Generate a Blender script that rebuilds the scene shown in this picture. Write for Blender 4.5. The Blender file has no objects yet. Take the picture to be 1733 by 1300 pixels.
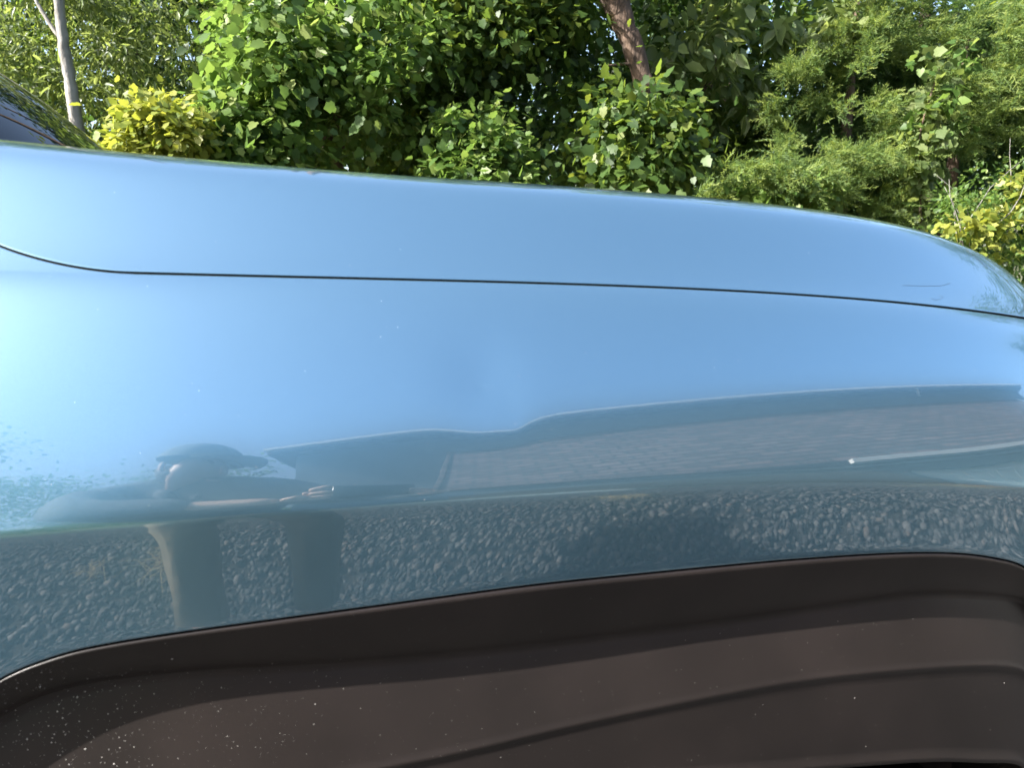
import bpy, math, random
import numpy as np
from mathutils import Vector, Matrix
R = math.radians
C = bpy.context.scene.collection
SC = bpy.context.scene
rng = np.random.default_rng(7)
random.seed(7)

# ------------------------------------------------------------------ camera, sky, sun, exposure
ZC = 1.25
cam_d = bpy.data.cameras.new('camera')
cam = bpy.data.objects.new('camera', cam_d); C.objects.link(cam)
cam.location = (0, 0, ZC)
cam.rotation_euler = (R(90 - 11), 0, R(-14))
cam_d.sensor_width = 36; cam_d.lens = 36 * 1237 / 1733
cam_d.clip_start = 0.02; cam_d.clip_end = 3000
cam_d.dof.use_dof = True; cam_d.dof.focus_distance = 1.5; cam_d.dof.aperture_fstop = 11
SC.camera = cam

SUN_AZ, SUN_EL = 99, 36          # degrees from +Y towards -X, elevation
w = bpy.data.worlds.new('World'); SC.world = w; w.use_nodes = True
wn = w.node_tree; wn.nodes.clear()
sky = wn.nodes.new('ShaderNodeTexSky'); sky.sky_type = 'NISHITA'; sky.sun_disc = False
sky.sun_elevation = R(SUN_EL); sky.sun_rotation = R(-SUN_AZ); sky.air_density = 1.0; sky.dust_density = 3.0; sky.ozone_density = 1.0
bg = wn.nodes.new('ShaderNodeBackground'); bg.inputs['Strength'].default_value = 0.12
wo = wn.nodes.new('ShaderNodeOutputWorld')
wn.links.new(sky.outputs[0], bg.inputs[0]); wn.links.new(bg.outputs[0], wo.inputs[0])
sun_d = bpy.data.lights.new('sun', 'SUN'); sun_d.energy = 4.8; sun_d.angle = R(0.5); sun_d.color = (1, .965, .91)
sun = bpy.data.objects.new('sun', sun_d); C.objects.link(sun)
SDIR = Vector((-math.sin(R(SUN_AZ)) * math.cos(R(SUN_EL)), math.cos(R(SUN_AZ)) * math.cos(R(SUN_EL)), math.sin(R(SUN_EL))))
sun.rotation_euler = SDIR.to_track_quat('Z', 'Y').to_euler()
SC.view_settings.view_transform = 'Standard'; SC.view_settings.look = 'None'
SC.view_settings.gamma = 1; SC.view_settings.use_curve_mapping = False
SC.view_settings.exposure = 1.95
SC.render.engine = 'CYCLES'
SC.cycles.max_bounces = 8; SC.cycles.transparent_max_bounces = 8

# ------------------------------------------------------------------ helpers
def link(o, parent=None):
    C.objects.link(o)
    if parent is not None: o.parent = parent
    return o
def tag(o, label=None, cat=None, group=None, kind=None):
    if label: o['label'] = label
    if cat: o['category'] = cat
    if group: o['group'] = group
    if kind: o['kind'] = kind
    return o
def empty(name, loc=(0, 0, 0), label=None, cat=None, group=None):
    o = bpy.data.objects.new(name, None); o.location = loc; o.empty_display_size = .2
    link(o); return tag(o, label, cat, group)
def mesh_np(name, V, Fc, mat, parent=None, smooth=True, attr=None, attr2=None):
    """V (n,3); Fc list of faces, or an (m,k) int array"""
    me = bpy.data.meshes.new(name)
    V = np.asarray(V, dtype=np.float64)
    root = parent
    while root is not None and root.parent is not None: root = root.parent
    if root is not None: V = V - np.array(root.location)      # parts are stored about their thing's base
    V = V.astype(np.float32)
    if isinstance(Fc, np.ndarray):
        m, k = Fc.shape
        me.vertices.add(len(V)); me.vertices.foreach_set('co', V.ravel())
        me.loops.add(m * k); me.loops.foreach_set('vertex_index', Fc.astype(np.int32).ravel())
        me.polygons.add(m)
        me.polygons.foreach_set('loop_start', np.arange(0, m * k, k, dtype=np.int32))
        me.polygons.foreach_set('loop_total', np.full(m, k, dtype=np.int32))
        me.update(calc_edges=True)
    else:
        me.from_pydata(V.tolist(), [], Fc); me.update()
    me.polygons.foreach_set('use_smooth', np.full(len(me.polygons), smooth))
    if attr is not None:
        a = me.attributes.new('var', 'FLOAT', 'POINT'); a.data.foreach_set('value', np.asarray(attr, dtype=np.float32))
    me.materials.append(mat); me.validate()
    o = bpy.data.objects.new(name, me)
    return link(o, parent)
class MB:
    """collects shapes, then builds ONE mesh"""
    def __init__(s): s.V = []; s.F = []
    def add(s, V, F):
        b = len(s.V); s.V += [tuple(v) for v in V]; s.F += [tuple(i + b for i in f) for f in F]; return s
    def box(s, x0, y0, z0, x1, y1, z1, rot=None, bev=0):
        if bev:
            b = bev
            V = []
            for z, i in ((z0, b), (z0 + b, 0), (z1 - b, 0), (z1, b)):
                V += [(x0 + b + i, y0 + i, z), (x1 - b - i, y0 + i, z), (x1 - i, y0 + b + i, z), (x1 - i, y1 - b - i, z),
                      (x1 - b - i, y1 - i, z), (x0 + b + i, y1 - i, z), (x0 + i, y1 - b - i, z), (x0 + i, y0 + b + i, z)]
            F = [tuple(range(7, -1, -1)), tuple(range(24, 32))]
            for k in range(3):
                for j in range(8):
                    F.append((k * 8 + j, k * 8 + (j + 1) % 8, k * 8 + 8 + (j + 1) % 8, k * 8 + 8 + j))
        else:
            V = [(x0, y0, z0), (x1, y0, z0), (x1, y1, z0), (x0, y1, z0), (x0, y0, z1), (x1, y0, z1), (x1, y1, z1), (x0, y1, z1)]
            F = [(3, 2, 1, 0), (4, 5, 6, 7), (0, 1, 5, 4), (1, 2, 6, 5), (2, 3, 7, 6), (3, 0, 4, 7)]
        if rot is not None: V = [tuple(rot @ Vector(v)) for v in V]
        return s.add(V, F)
    def tube(s, pts, rad, n=8, cap=True):
        pts = [Vector(p) for p in pts]
        if not hasattr(rad, '__len__'): rad = [rad] * len(pts)
        V = []; F = []; ref = Vector((.31, .77, .55))
        for i, p in enumerate(pts):
            t = (pts[min(i + 1, len(pts) - 1)] - pts[max(i - 1, 0)]).normalized()
            a = t.cross(ref)
            if a.length < 1e-3: a = t.cross(Vector((1, 0, 0)))
            a.normalize(); b = t.cross(a)
            for k in range(n):
                q = 2 * math.pi * k / n
                V.append(p + (a * math.cos(q) + b * math.sin(q)) * rad[i])
        for i in range(len(pts) - 1):
            for k in range(n):
                F.append((i * n + k, i * n + (k + 1) % n, (i + 1) * n + (k + 1) % n, (i + 1) * n + k))
        if cap:
            F.append(tuple(range(n - 1, -1, -1))); F.append(tuple((len(pts) - 1) * n + k for k in range(n)))
        return s.add(V, F)
    def lathe(s, prof, cx, cy, cz, axis='y', n=40, closed=False):
        V = []; F = []
        for r, h in prof:
            for k in range(n):
                q = 2 * math.pi * k / n; a, b = r * math.cos(q), r * math.sin(q)
                V.append((cx + a, cy + h, cz + b) if axis == 'y' else (cx + a, cy + b, cz + h) if axis == 'z' else (cx + h, cy + a, cz + b))
        m = len(prof)
        for i in range(m if closed else m - 1):
            j = (i + 1) % m
            for k in range(n):
                F.append((i * n + k, i * n + (k + 1) % n, j * n + (k + 1) % n, j * n + k))
        return s.add(V, F)
    def build(s, name, mat, parent=None, smooth=False):
        return mesh_np(name, s.V, s.F, mat, parent, smooth)
def grid_faces(nr, nc, flip=False):
    i = np.arange(nr - 1)[:, None] * nc + np.arange(nc - 1)[None]
    q = np.stack([i, i + 1, i + nc + 1, i + nc], -1).reshape(-1, 4)
    return q[:, ::-1].copy() if flip else q

# ------------------------------------------------------------------ materials
def mat(name, col=(.5, .5, .5), rough=.5, metal=0., coat=0., coat_rough=.03, spec=.5, ior=1.5):
    m = bpy.data.materials.new(name); m.use_nodes = True
    p = m.node_tree.nodes['Principled BSDF']
    p.inputs['Base Color'].default_value = (*col, 1); p.inputs['Roughness'].default_value = rough
    p.inputs['Metallic'].default_value = metal; p.inputs['Coat Weight'].default_value = coat
    p.inputs['Coat Roughness'].default_value = coat_rough; p.inputs['Specular IOR Level'].default_value = spec
    p.inputs['IOR'].default_value = ior
    return m, m.node_tree, p
def nd(nt, t, **kw):
    n = nt.nodes.new(t)
    for k, v in kw.items():
        if k in n.inputs: n.inputs[k].default_value = v
        else: setattr(n, k, v)
    return n
def ramp(nt, fac, stops):
    r = nt.nodes.new('ShaderNodeValToRGB'); e = r.color_ramp.elements
    while len(e) < len(stops): e.new(.5)
    for i, (p, c) in enumerate(stops): e[i].position = p; e[i].color = (*c, 1)
    nt.links.new(fac, r.inputs[0]); return r.outputs[0]
def noisy(name, c1, c2, scale=8, rough=.8, bump=0., bscale=None, detail=6, dist=.02, stops=None, coords='Object', vec_scale=None):
    m, nt, p = mat(name, c1, rough)
    tc = nd(nt, 'ShaderNodeTexCoord')
    src = tc.outputs[coords]
    if vec_scale:
        mp = nd(nt, 'ShaderNodeMapping'); mp.inputs['Scale'].default_value = vec_scale
        nt.links.new(src, mp.inputs[0]); src = mp.outputs[0]
    n = nd(nt, 'ShaderNodeTexNoise', Scale=scale, Detail=detail)
    nt.links.new(src, n.inputs['Vector'])
    col = ramp(nt, n.outputs['Fac'], stops or [(.3, c1), (.7, c2)])
    nt.links.new(col, p.inputs['Base Color'])
    if bump:
        n2 = nd(nt, 'ShaderNodeTexNoise', Scale=bscale or scale * 4, Detail=8)
        nt.links.new(src, n2.inputs['Vector'])
        b = nd(nt, 'ShaderNodeBump', Strength=bump, Distance=dist)
        nt.links.new(n2.outputs['Fac'], b.inputs['Height']); nt.links.new(b.outputs[0], p.inputs['Normal'])
    return m

# car paint: pale metallic blue base under a sharp clear coat, with faint orange peel and dust specks
M_paint, nt, p = mat('blue_paint', (.165, .325, .465), rough=.21, metal=.84, coat=1., coat_rough=.012)
p.inputs['Coat IOR'].default_value = 2.0
tc = nd(nt, 'ShaderNodeTexCoord')
n1 = nd(nt, 'ShaderNodeTexNoise', Scale=160., Detail=1.); nt.links.new(tc.outputs['Object'], n1.inputs['Vector'])
b1 = nd(nt, 'ShaderNodeBump', Strength=.006, Distance=.0006); nt.links.new(n1.outputs['Fac'], b1.inputs['Height'])
nt.links.new(b1.outputs[0], p.inputs['Coat Normal'])
n3 = nd(nt, 'ShaderNodeTexNoise', Scale=2200., Detail=1.); nt.links.new(tc.outputs['Object'], n3.inputs['Vector'])
nt.links.new(ramp(nt, n3.outputs['Fac'], [(.30, (.156, .306, .412)), (.5, (.178, .350, .462)), (.70, (.205, .392, .51))]), p.inputs['Base Color'])
n4 = nd(nt, 'ShaderNodeTexNoise', Scale=5., Detail=5.); nt.links.new(tc.outputs['Object'], n4.inputs['Vector'])
r4 = nd(nt, 'ShaderNodeMapRange'); r4.inputs['From Min'].default_value = .35; r4.inputs['From Max'].default_value = .75; r4.inputs['To Min'].default_value = .008; r4.inputs['To Max'].default_value = .035
nt.links.new(n4.outputs['Fac'], r4.inputs['Value']); nt.links.new(r4.outputs[0], p.inputs['Coat Roughness'])
M_clad, nt, p = mat('grained_plastic', (.019, .016, .015), rough=.36, spec=.4)
tc = nd(nt, 'ShaderNodeTexCoord')
n1 = nd(nt, 'ShaderNodeTexNoise', Scale=2600., Detail=2.); nt.links.new(tc.outputs['Object'], n1.inputs['Vector'])
b1 = nd(nt, 'ShaderNodeBump', Strength=.12, Distance=.0004); nt.links.new(n1.outputs['Fac'], b1.inputs['Height'])
nt.links.new(b1.outputs[0], p.inputs['Normal'])
n2 = nd(nt, 'ShaderNodeTexNoise', Scale=9., Detail=5.); nt.links.new(tc.outputs['Object'], n2.inputs['Vector'])
nt.links.new(ramp(nt, n2.outputs['Fac'], [(.35, (.0165, .0132, .0120)), (.7, (.024, .0188, .0170))]), p.inputs['Base Color'])
M_black = mat('black_rubber', (.012, .012, .013), rough=.7)[0]
M_well = mat('wheel_well_liner', (.006, .006, .006), rough=.95, spec=.1)[0]

# ------------------------------------------------------------------ the car body, from the curves it shows
CAMM = cam.rotation_euler.to_matrix()
def pray(u, v):
    return CAMM @ Vector(((u - 866.5) / 1237, -(v - 650) / 1237, -1))
def at_y(u, v, y):
    d = pray(u, v); return Vector((0, 0, ZC)) + d * (y / d.y)
def bow(x):            # plan curvature of the flank: slightly barrelled, turning in towards the nose
    x = np.asarray(x, float)
    return .045 * (x - .10) ** 2 + .5 * np.maximum(0, x - .60) ** 3
def sm(a, b, x):
    t = np.clip((np.asarray(x, float) - a) / (b - a), 0, 1); return t * t * (3 - 2 * t)
def YC(x): return .580 + bow(x)
def pchip(xs, ys):
    xs = np.array(xs, float); ys = np.array(ys, float); h = np.diff(xs); d = np.diff(ys) / h
    m = np.zeros_like(ys); m[0] = d[0]; m[-1] = d[-1]
    for i in range(1, len(xs) - 1):
        m[i] = 0 if d[i - 1] * d[i] <= 0 else (2*h[i]+h[i-1] + h[i]+2*h[i-1]) / ((2*h[i]+h[i-1]) / d[i-1] + (h[i]+2*h[i-1]) / d[i])
    def f(x):
        x = np.asarray(x, float); k = np.clip(np.searchsorted(xs, x) - 1, 0, len(xs) - 2)
        t = (x - xs[k]) / h[k]
        v = (2*t**3-3*t**2+1)*ys[k] + (t**3-2*t**2+t)*h[k]*m[k] + (-2*t**3+3*t**2)*ys[k+1] + (t**3-t**2)*h[k]*m[k+1]
        v = np.where(x < xs[0], ys[0] + m[0] * (x - xs[0]), v); return np.where(x > xs[-1], ys[-1] + m[-1] * (x - xs[-1]), v)
    return f
def solve(pts, Y):
    out = []
    for u, v in pts:
        y = .6
        for _ in range(12):
            P = at_y(u, v, y); y = float(Y(P.x))
        out.append((P.x, P.z))
    return np.array(out)
def prof(nodes, n=220, dens=None):
    """integrate a run of surface normals (elevation, degrees) along arc length -> (dy, dz), dz(1)=1"""
    f = pchip([a for a, _ in nodes], [b for _, b in nodes])
    t = np.linspace(0, 1, 2000); nn = np.radians(f(t))
    dz = np.cos(nn); dy = np.sin(nn)          # going up the surface it leans inwards by its normal's elevation
    z = np.concatenate([[0], np.cumsum((dz[1:] + dz[:-1]) / 2 * np.diff(t))]); y = np.concatenate([[0], np.cumsum((dy[1:] + dy[:-1]) / 2 * np.diff(t))])
    s = z[-1]; return lambda q: (np.interp(q, t, y) / s, np.interp(q, t, z) / s)
UP_N = [(0, 4), (.016, 12), (.034, 17.5), (.06, 20), (.14, 21.5), (.28, 23.5), (.45, 26.5), (.60, 30), (.75, 34), (.86, 40), (.93, 47.5), (1, 57)]
LO_N = [(0, -4), (.03, 1), (.075, 5), (.16, 6.6), (.4, 6.9), (.9, 6.4), (1, 9)]     # measured down the flank: positive leans inwards
P_up = prof(UP_N); P_lo = prof(LO_N)
zC = np.poly1d(np.polyfit(*solve([(0,915),(300,885),(600,856),(980,838),(1380,818),(1480,815),(1600,815),(1733,830)], YC).T, 3))
G_IMG = [(150,463),(400,467),(700,475),(900,482),(1100,488),(1300,497),(1433,507),(1600,521),(1733,541)]
YG0 = lambda x: YC(x) + .11
for _ in range(6):
    gp = solve(G_IMG, YG0); zG0 = np.poly1d(np.polyfit(gp[:, 0], gp[:, 1], 3))
    YG0 = lambda x, zG0=zG0: YC(x) + P_up(1.)[0] * (zG0(x) - zC(x))
YG0f, zG0f = YG0, zG0
YBf = lambda x: YC(x) + .010
bp = solve([(0,1145),(60,1117),(150,1090),(300,1065),(600,1025),(866,992),(1100,969),(1300,950),(1433,940),(1540,935),(1620,936),(1680,943),(1733,958)], YBf)
bp = np.vstack([[(-.36, ZC-.43), (-.31, ZC-.375)], bp, [(.80, ZC-.41), (.86, ZC-.50)]])
zB = pchip(bp[:, 0], bp[:, 1])
X0, X1 = -.62, .90
DENT = at_y(822, 655, .632)
def dent(x, z):
    dx = (x - DENT.x); dz = (z - DENT.z)
    dza = dz - .010
    a = .00180 * np.exp(-(((dx + .004) / .034) ** 2 + (dza / .032) ** 2))
    dx2 = dx - .018; dz2 = dz + .017
    b = .00026 * np.exp(-((dx2 / .0095) ** 2 + (dz2 / .014) ** 2))
    c = .00040 * np.exp(-(((dx + .006) / .0042) ** 2 + ((dz - .002) / .0030) ** 2))
    return a + b + c
FADE = lambda x: 1 - sm(.78, 1.0, x)
suv = empty('parked_suv', (0, 1.53, 0), 'pale blue SUV with a small dent in its front fender and black wheel arch trim', 'car')
def KT(x): return .0105 / .095 * 9.05 * (1 - .55 * (1 - sm(-.08, .30, x)))      # the flank below the crease stands more upright towards the door
def fender_grid(xs):
    tu = np.concatenate([np.linspace(0, .08, 60)[:-1], np.linspace(.08, .9, 135)[:-1], np.linspace(.9, 1, 24)])
    tl = np.concatenate([np.linspace(1, .15, 60)[:-1], np.linspace(.15, 0, 50)[:-1]])
    rows = []
    zc_, zg_, zb_, yc_ = zC(xs), zG0f(xs), zB(xs), YC(xs)
    H = zg_ - zc_
    for dy, dz in ((.03, .0006), (.0016, .0003), (.0004, .0001)):
        y, z = P_lo(1.); L = np.minimum(zc_ - zb_, .30); rows.append((yc_ + y * .095 * KT(xs) + dy, zc_ - L * z + dz - .0006))
    for t in tl:
        y, z = P_lo(t); L = np.minimum(zc_ - zb_, .30)
        rows.append((yc_ + y * .095 * KT(xs), zc_ - z * L))
    for t in tu:
        y, z = P_up(t); rows.append((yc_ + y * H, zc_ + z * H))
    y1, z1 = rows[-1]
    Yr = np.array([r[0] for r in rows]); Zr = np.array([r[1] for r in rows])
    return Yr, Zr
xs = np.linspace(X0, X1, 390)
Yr, Zr = fender_grid(xs)
# hood: raised dome with a rounded flank, nose rolled down
YMID = 1.53
def hood_profile():
    # normals' elevation along arc length from the shut line to the centre line
    nodes = [(0, 52), (.10, 47.5), (.25, 42.5), (.42, 40.5), (.54, 43), (.64, 52), (.715, 66), (.80, 74), (.91, 80), (1, 85)]
    f = pchip([a for a, _ in nodes], [b for _, b in nodes]); t = np.linspace(0, 1, 800); nn = np.radians(f(t))
    z = np.concatenate([[0], np.cumsum(np.cos(nn)[1:] * np.diff(t))]); y = np.concatenate([[0], np.cumsum(np.sin(nn)[1:] * np.diff(t))])
    return y / z[-1], z / z[-1]
HY, HZ = hood_profile()                     # rises by 1 over HY[-1]
def hood_rise(xe):
    return (.104 + .05 * np.maximum(0, .14 - xe) ** 1.6) * np.sqrt(np.clip(1 - (np.maximum(0, xe - .42) / .535) ** 4.4, 1e-6, 1))
# behind the hood's corner the shoulder carries on inwards along the hood's own flank, up to the shut line's turn
def gap_turn(x): return np.minimum(1.0 * np.maximum(0, -.165 - x) ** 1.75 + 9 * np.maximum(0, -.25 - x) ** 3, .085)
QQ = np.linspace(0, 1, len(HY))
q0 = np.interp(gap_turn(xs) / .104, HY, QQ)
rowsY, rowsZ = list(Yr), list(Zr)
for k in range(1, 25):
    q = q0 * k / 24
    rowsY.append(Yr[-1] + np.interp(q, QQ, HY) * .104); rowsZ.append(Zr[-1] + np.interp(q, QQ, HZ) * hood_rise(xs))
baseY, baseZ = Yr[-1].copy(), Zr[-1].copy()
edgeY, edgeZ = rowsY[-1].copy(), rowsZ[-1].copy()
for dy, dz in ((.0005, .0003), (.0008, -.0001), (.0009, -.0008)):
    rowsY.append(edgeY + dy); rowsZ.append(edgeZ + dz)
Yr, Zr = np.array(rowsY), np.array(rowsZ)
XX = np.broadcast_to(xs, Yr.shape)
Yr = Yr + dent(XX, Zr)
Vf = np.stack([XX, Yr, Zr], -1).reshape(-1, 3)
fender = mesh_np('front_fender', Vf, grid_faces(*Yr.shape), M_paint, suv)
fender['label'] = 'blue fender with a shallow dent above its crease'
GAPY = lambda x: np.interp(x, xs, edgeY); GAPZ = lambda x: np.interp(x, xs, edgeZ)

GAPB = lambda x: np.interp(x, xs, baseY)
def zG_ext(x):
    return np.interp(np.minimum(x, .90), xs, baseZ) - .25 * np.maximum(0, x - .90)
hx = np.concatenate([np.linspace(-.40, .70, 190)[:-1], .70 + .252 * np.sin(np.linspace(0, math.pi / 2, 90))])
hw = np.concatenate([np.linspace(0, 1, 110), 1 + np.linspace(0, 1, 60)[1:]])     # 0..1 flank, 1..2 top
def hood_surface():
    Vs = []
    for w_ in hw:
        A = hood_rise(hx); y0 = GAPB(hx) + .0022; z0 = zG_ext(hx) + .0025
        qs = np.interp(hx, xs, q0); q = qs + (1 - qs) * min(w_, 1)
        y = y0 + np.interp(q, QQ, HY) * .104; z = z0 + np.interp(q, QQ, HZ) * A
        if w_ > 1:
            k = w_ - 1; span = YMID - y
            y = y + span * k
            slope = math.tan(R(5)) * A / .104
            z = z + slope * span * (k - k * k / 2)
        b = .07 * (1 - ((YMID - y) / .85) ** 2) * sm(.1, .85, hx)
        drop = -.10 * sm(.55, 1.0, hx) ** 2 * (np.minimum(w_, 2) - 0) / 2 * 0
        Vs.append(np.stack([hx + np.maximum(b, 0), y, z + drop], -1))
    return np.array(Vs)
HS = hood_surface()
edge = HS[0]
roll = [np.stack([edge[:, 0], edge[:, 1] + dy, edge[:, 2] + dz], -1) for dy, dz in ((.0012, -.0012), (-.0001, -.0003))]
HS = np.concatenate([np.array(roll), HS])
mirror = HS[::-1][1:].copy(); mirror[..., 1] = 2 * YMID - mirror[..., 1]
HA = np.concatenate([HS, mirror])
hood = mesh_np('hood', HA.reshape(-1, 3), grid_faces(*HA.shape[:2]), M_paint, suv)

# black strip standing in for the shade inside the shut line gap
gx = np.linspace(-.60, .94, 160)
gy, gz = GAPY(gx), GAPZ(gx)
gap_shade = mesh_np('shut_line_shade', np.concatenate([np.stack([gx, gy + .0004, gz - .0007], -1), np.stack([gx, gy + .0065, gz + .0035], -1)]), grid_faces(2, 160), M_well, suv)

# wheel arch trim: bevelled ledge, upright face, ridge, inner flange, lip
band_p = solve([(0,1190),(60,1172),(150,1155),(300,1138),(500,1130),(800,1110),(1000,1090),(1300,1050),(1560,1010),(1733,1012)], lambda x: YC(x) + .028)
band_p = np.vstack([[(-.36, ZC-.47), (-.30, ZC-.39)], band_p, [(.80, ZC-.410), (.86, ZC-.49)]])
zBand = pchip(band_p[:, 0], band_p[:, 1])
ridge_p = solve([(700,1290),(1000,1225),(1300,1165),(1600,1132),(1733,1130)], lambda x: YC(x) + .007)
ridge_p = np.vstack([[(-.36, ZC-.60), (-.25, ZC-.50), (-.12, ZC-.462)], ridge_p, [(.80, ZC-.50), (.86, ZC-.60)]])
zRidge = pchip(ridge_p[:, 0], ridge_p[:, 1])
lip_p = solve([(1300,1300),(1450,1288),(1600,1278),(1733,1277)], lambda x: YC(x) + .001)
lip_p = np.vstack([[(-.36, ZC-.86), (-.22, ZC-.66), (-.10, ZC-.565), (.05, ZC-.53), (.20, ZC-.512)], lip_p, [(.79, ZC-.60), (.86, ZC-.72)]])
zLip = pchip(lip_p[:, 0], lip_p[:, 1])
def soften(f, sg):
    q = np.linspace(-.46, .96, 711); v = f(q); k = np.exp(-.5 * (np.arange(-60, 61) * .002 / sg) ** 2); k /= k.sum()
    v2 = np.convolve(np.pad(v, 60, mode='reflect', reflect_type='odd'), k, 'valid'); return lambda x: np.interp(x, q, v2)
zBand, zRidge, zLip = soften(zBand, .040), soften(zRidge, .035), soften(zLip, .030)
cx = np.linspace(-.36, .86, 260)
yb = YC(cx) + .0102 * KT(cx)
zb, zn, zr, zl = zB(cx) - .0022, zBand(cx), zRidge(cx), zLip(cx) - .012
rows = [(yb + .06, zb - .002), (yb + .002, zb - .0004), (yb - .0005, zb - .0006)]
for k in range(1, 13):
    t = k / 12; rows.append((yb - .0005 + .020 * t ** 1.15 + .003 * t ** 6, zb + (zn - zb) * t))
yn = rows[-1][0]
for k in range(1, 17):                       # rounded shoulder then face
    t = k / 16; a = .0030 * (1 - np.exp(-t * 7)); rows.append((yn - a * .5 - .0205 * t, zn + (zr + .004 - zn) * t))
yf = rows[-1][0]
for dy, dz in ((-.0009, -.0015), (-.0014, -.0035), (-.0009, -.0065), (.0004, -.0095)):
    rows.append((yf + dy, zr + .004 + dz))
y5, z5 = rows[-1]
for k in range(1, 11):
    t = k / 10; rows.append((y5 - .006 * t, z5 + (zl + .010 - z5) * t))
y6, z6 = rows[-1]
for dy, dz in ((-.0016, -.002), (-.0018, -.007), (.0005, -.010), (.012, -.0105), (.06, -.0105)):
    rows.append((y6 + dy, z6 + dz))
Ya, Za = np.array([r[0] for r in rows]), np.array([r[1] for r in rows])
arch = mesh_np('wheel_arch_trim', np.stack([np.broadcast_to(cx, Ya.shape), Ya, Za], -1).reshape(-1, 3), grid_faces(*Ya.shape, flip=True), M_clad, suv)
#__ENV__
# ------------------------------------------------------------------ rest of the car
liner = mesh_np('wheel_well_liner', np.concatenate([np.stack([cx, Ya[-1] - .001, Za[-1] + .0005], -1), np.stack([cx, np.full_like(cx, .98), Za[-1] + .0005], -1), np.stack([cx, np.full_like(cx, .985), np.full_like(cx, .04)], -1)]), grid_faces(3, len(cx)), M_well, suv)
b_ = MB(); b_.box(.862, .66, .05, .868, 1.05, .86); b_.build('splash_guard', M_well, suv)
b_ = MB(); b_.box(-.37, .66, .05, -.364, 1.05, .80); b_.build('splash_guard', M_well, suv)
mf = Vf.copy(); mf[:, 1] = 2 * YMID - mf[:, 1] + dent(Vf[:, 0], Vf[:, 2])
mesh_np('front_fender', mf, grid_faces(*Yr.shape, flip=True), M_paint, suv)
ma = np.stack([np.broadcast_to(cx, Ya.shape), 2 * YMID - Ya, Za], -1).reshape(-1, 3)
mesh_np('wheel_arch_trim', ma, grid_faces(*Ya.shape), M_clad, suv)
M_glass, nt, p = mat('tinted_glass', (.010, .013, .012), rough=.015, spec=.28, ior=1.5)
p.inputs['Coat Weight'].default_value = .0
p.inputs['Transmission Weight'].default_value = .0
M_metal = mat('alloy', (.45, .46, .47), rough=.28, metal=1)[0]
M_tyre = noisy('tyre_rubber', (.016, .016, .016), (.026, .025, .024), 30, .8)
M_lens = mat('headlight_lens', (.55, .58, .6), rough=.08, coat=1)[0]
# windscreen: wraps back at its sides, stands at a steep rake
wy = np.linspace(-.70, .70, 61); ws = np.linspace(-.10, .43, 40)
WV = []
for s in ws:
    e = R(45) - .30 * max(s, 0)
    x = -.360 - .20 * (wy / .7) ** 2 - .05 * (wy / .7) ** 4 - s * math.cos(e)
    z = 1.385 - .055 * (wy / .7) ** 2 + s * math.sin(e)
    WV.append(np.stack([x, YMID + wy * (1 - .12 * s), z], -1))
WV = np.array(WV)
wind = mesh_np('windshield', WV.reshape(-1, 3), grid_faces(*WV.shape[:2]), M_glass, suv)
for k in (0, 1):                                     # pillars along its sides
    c = WV[:, 0 if k == 0 else -1]; sgn = -1 if k == 0 else 1
    b = MB(); b.tube([Vector(q) + Vector((0, sgn * .018, 0)) for q in c[2::6]], [.040, .038, .036, .034, .032, .030, .030], 10); b.build('windshield_pillar', M_paint, suv, True)
# cowl between hood and glass
cwl = np.array([np.stack([WV[3, :, 0] + .09, WV[3, :, 1], WV[3, :, 2] - .05], -1), np.stack([WV[3, :, 0] - .05, WV[3, :, 1], WV[3, :, 2] - .06], -1)])
mesh_np('cowl_panel', cwl.reshape(-1, 3), grid_faces(2, 61), M_black, suv)
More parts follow.
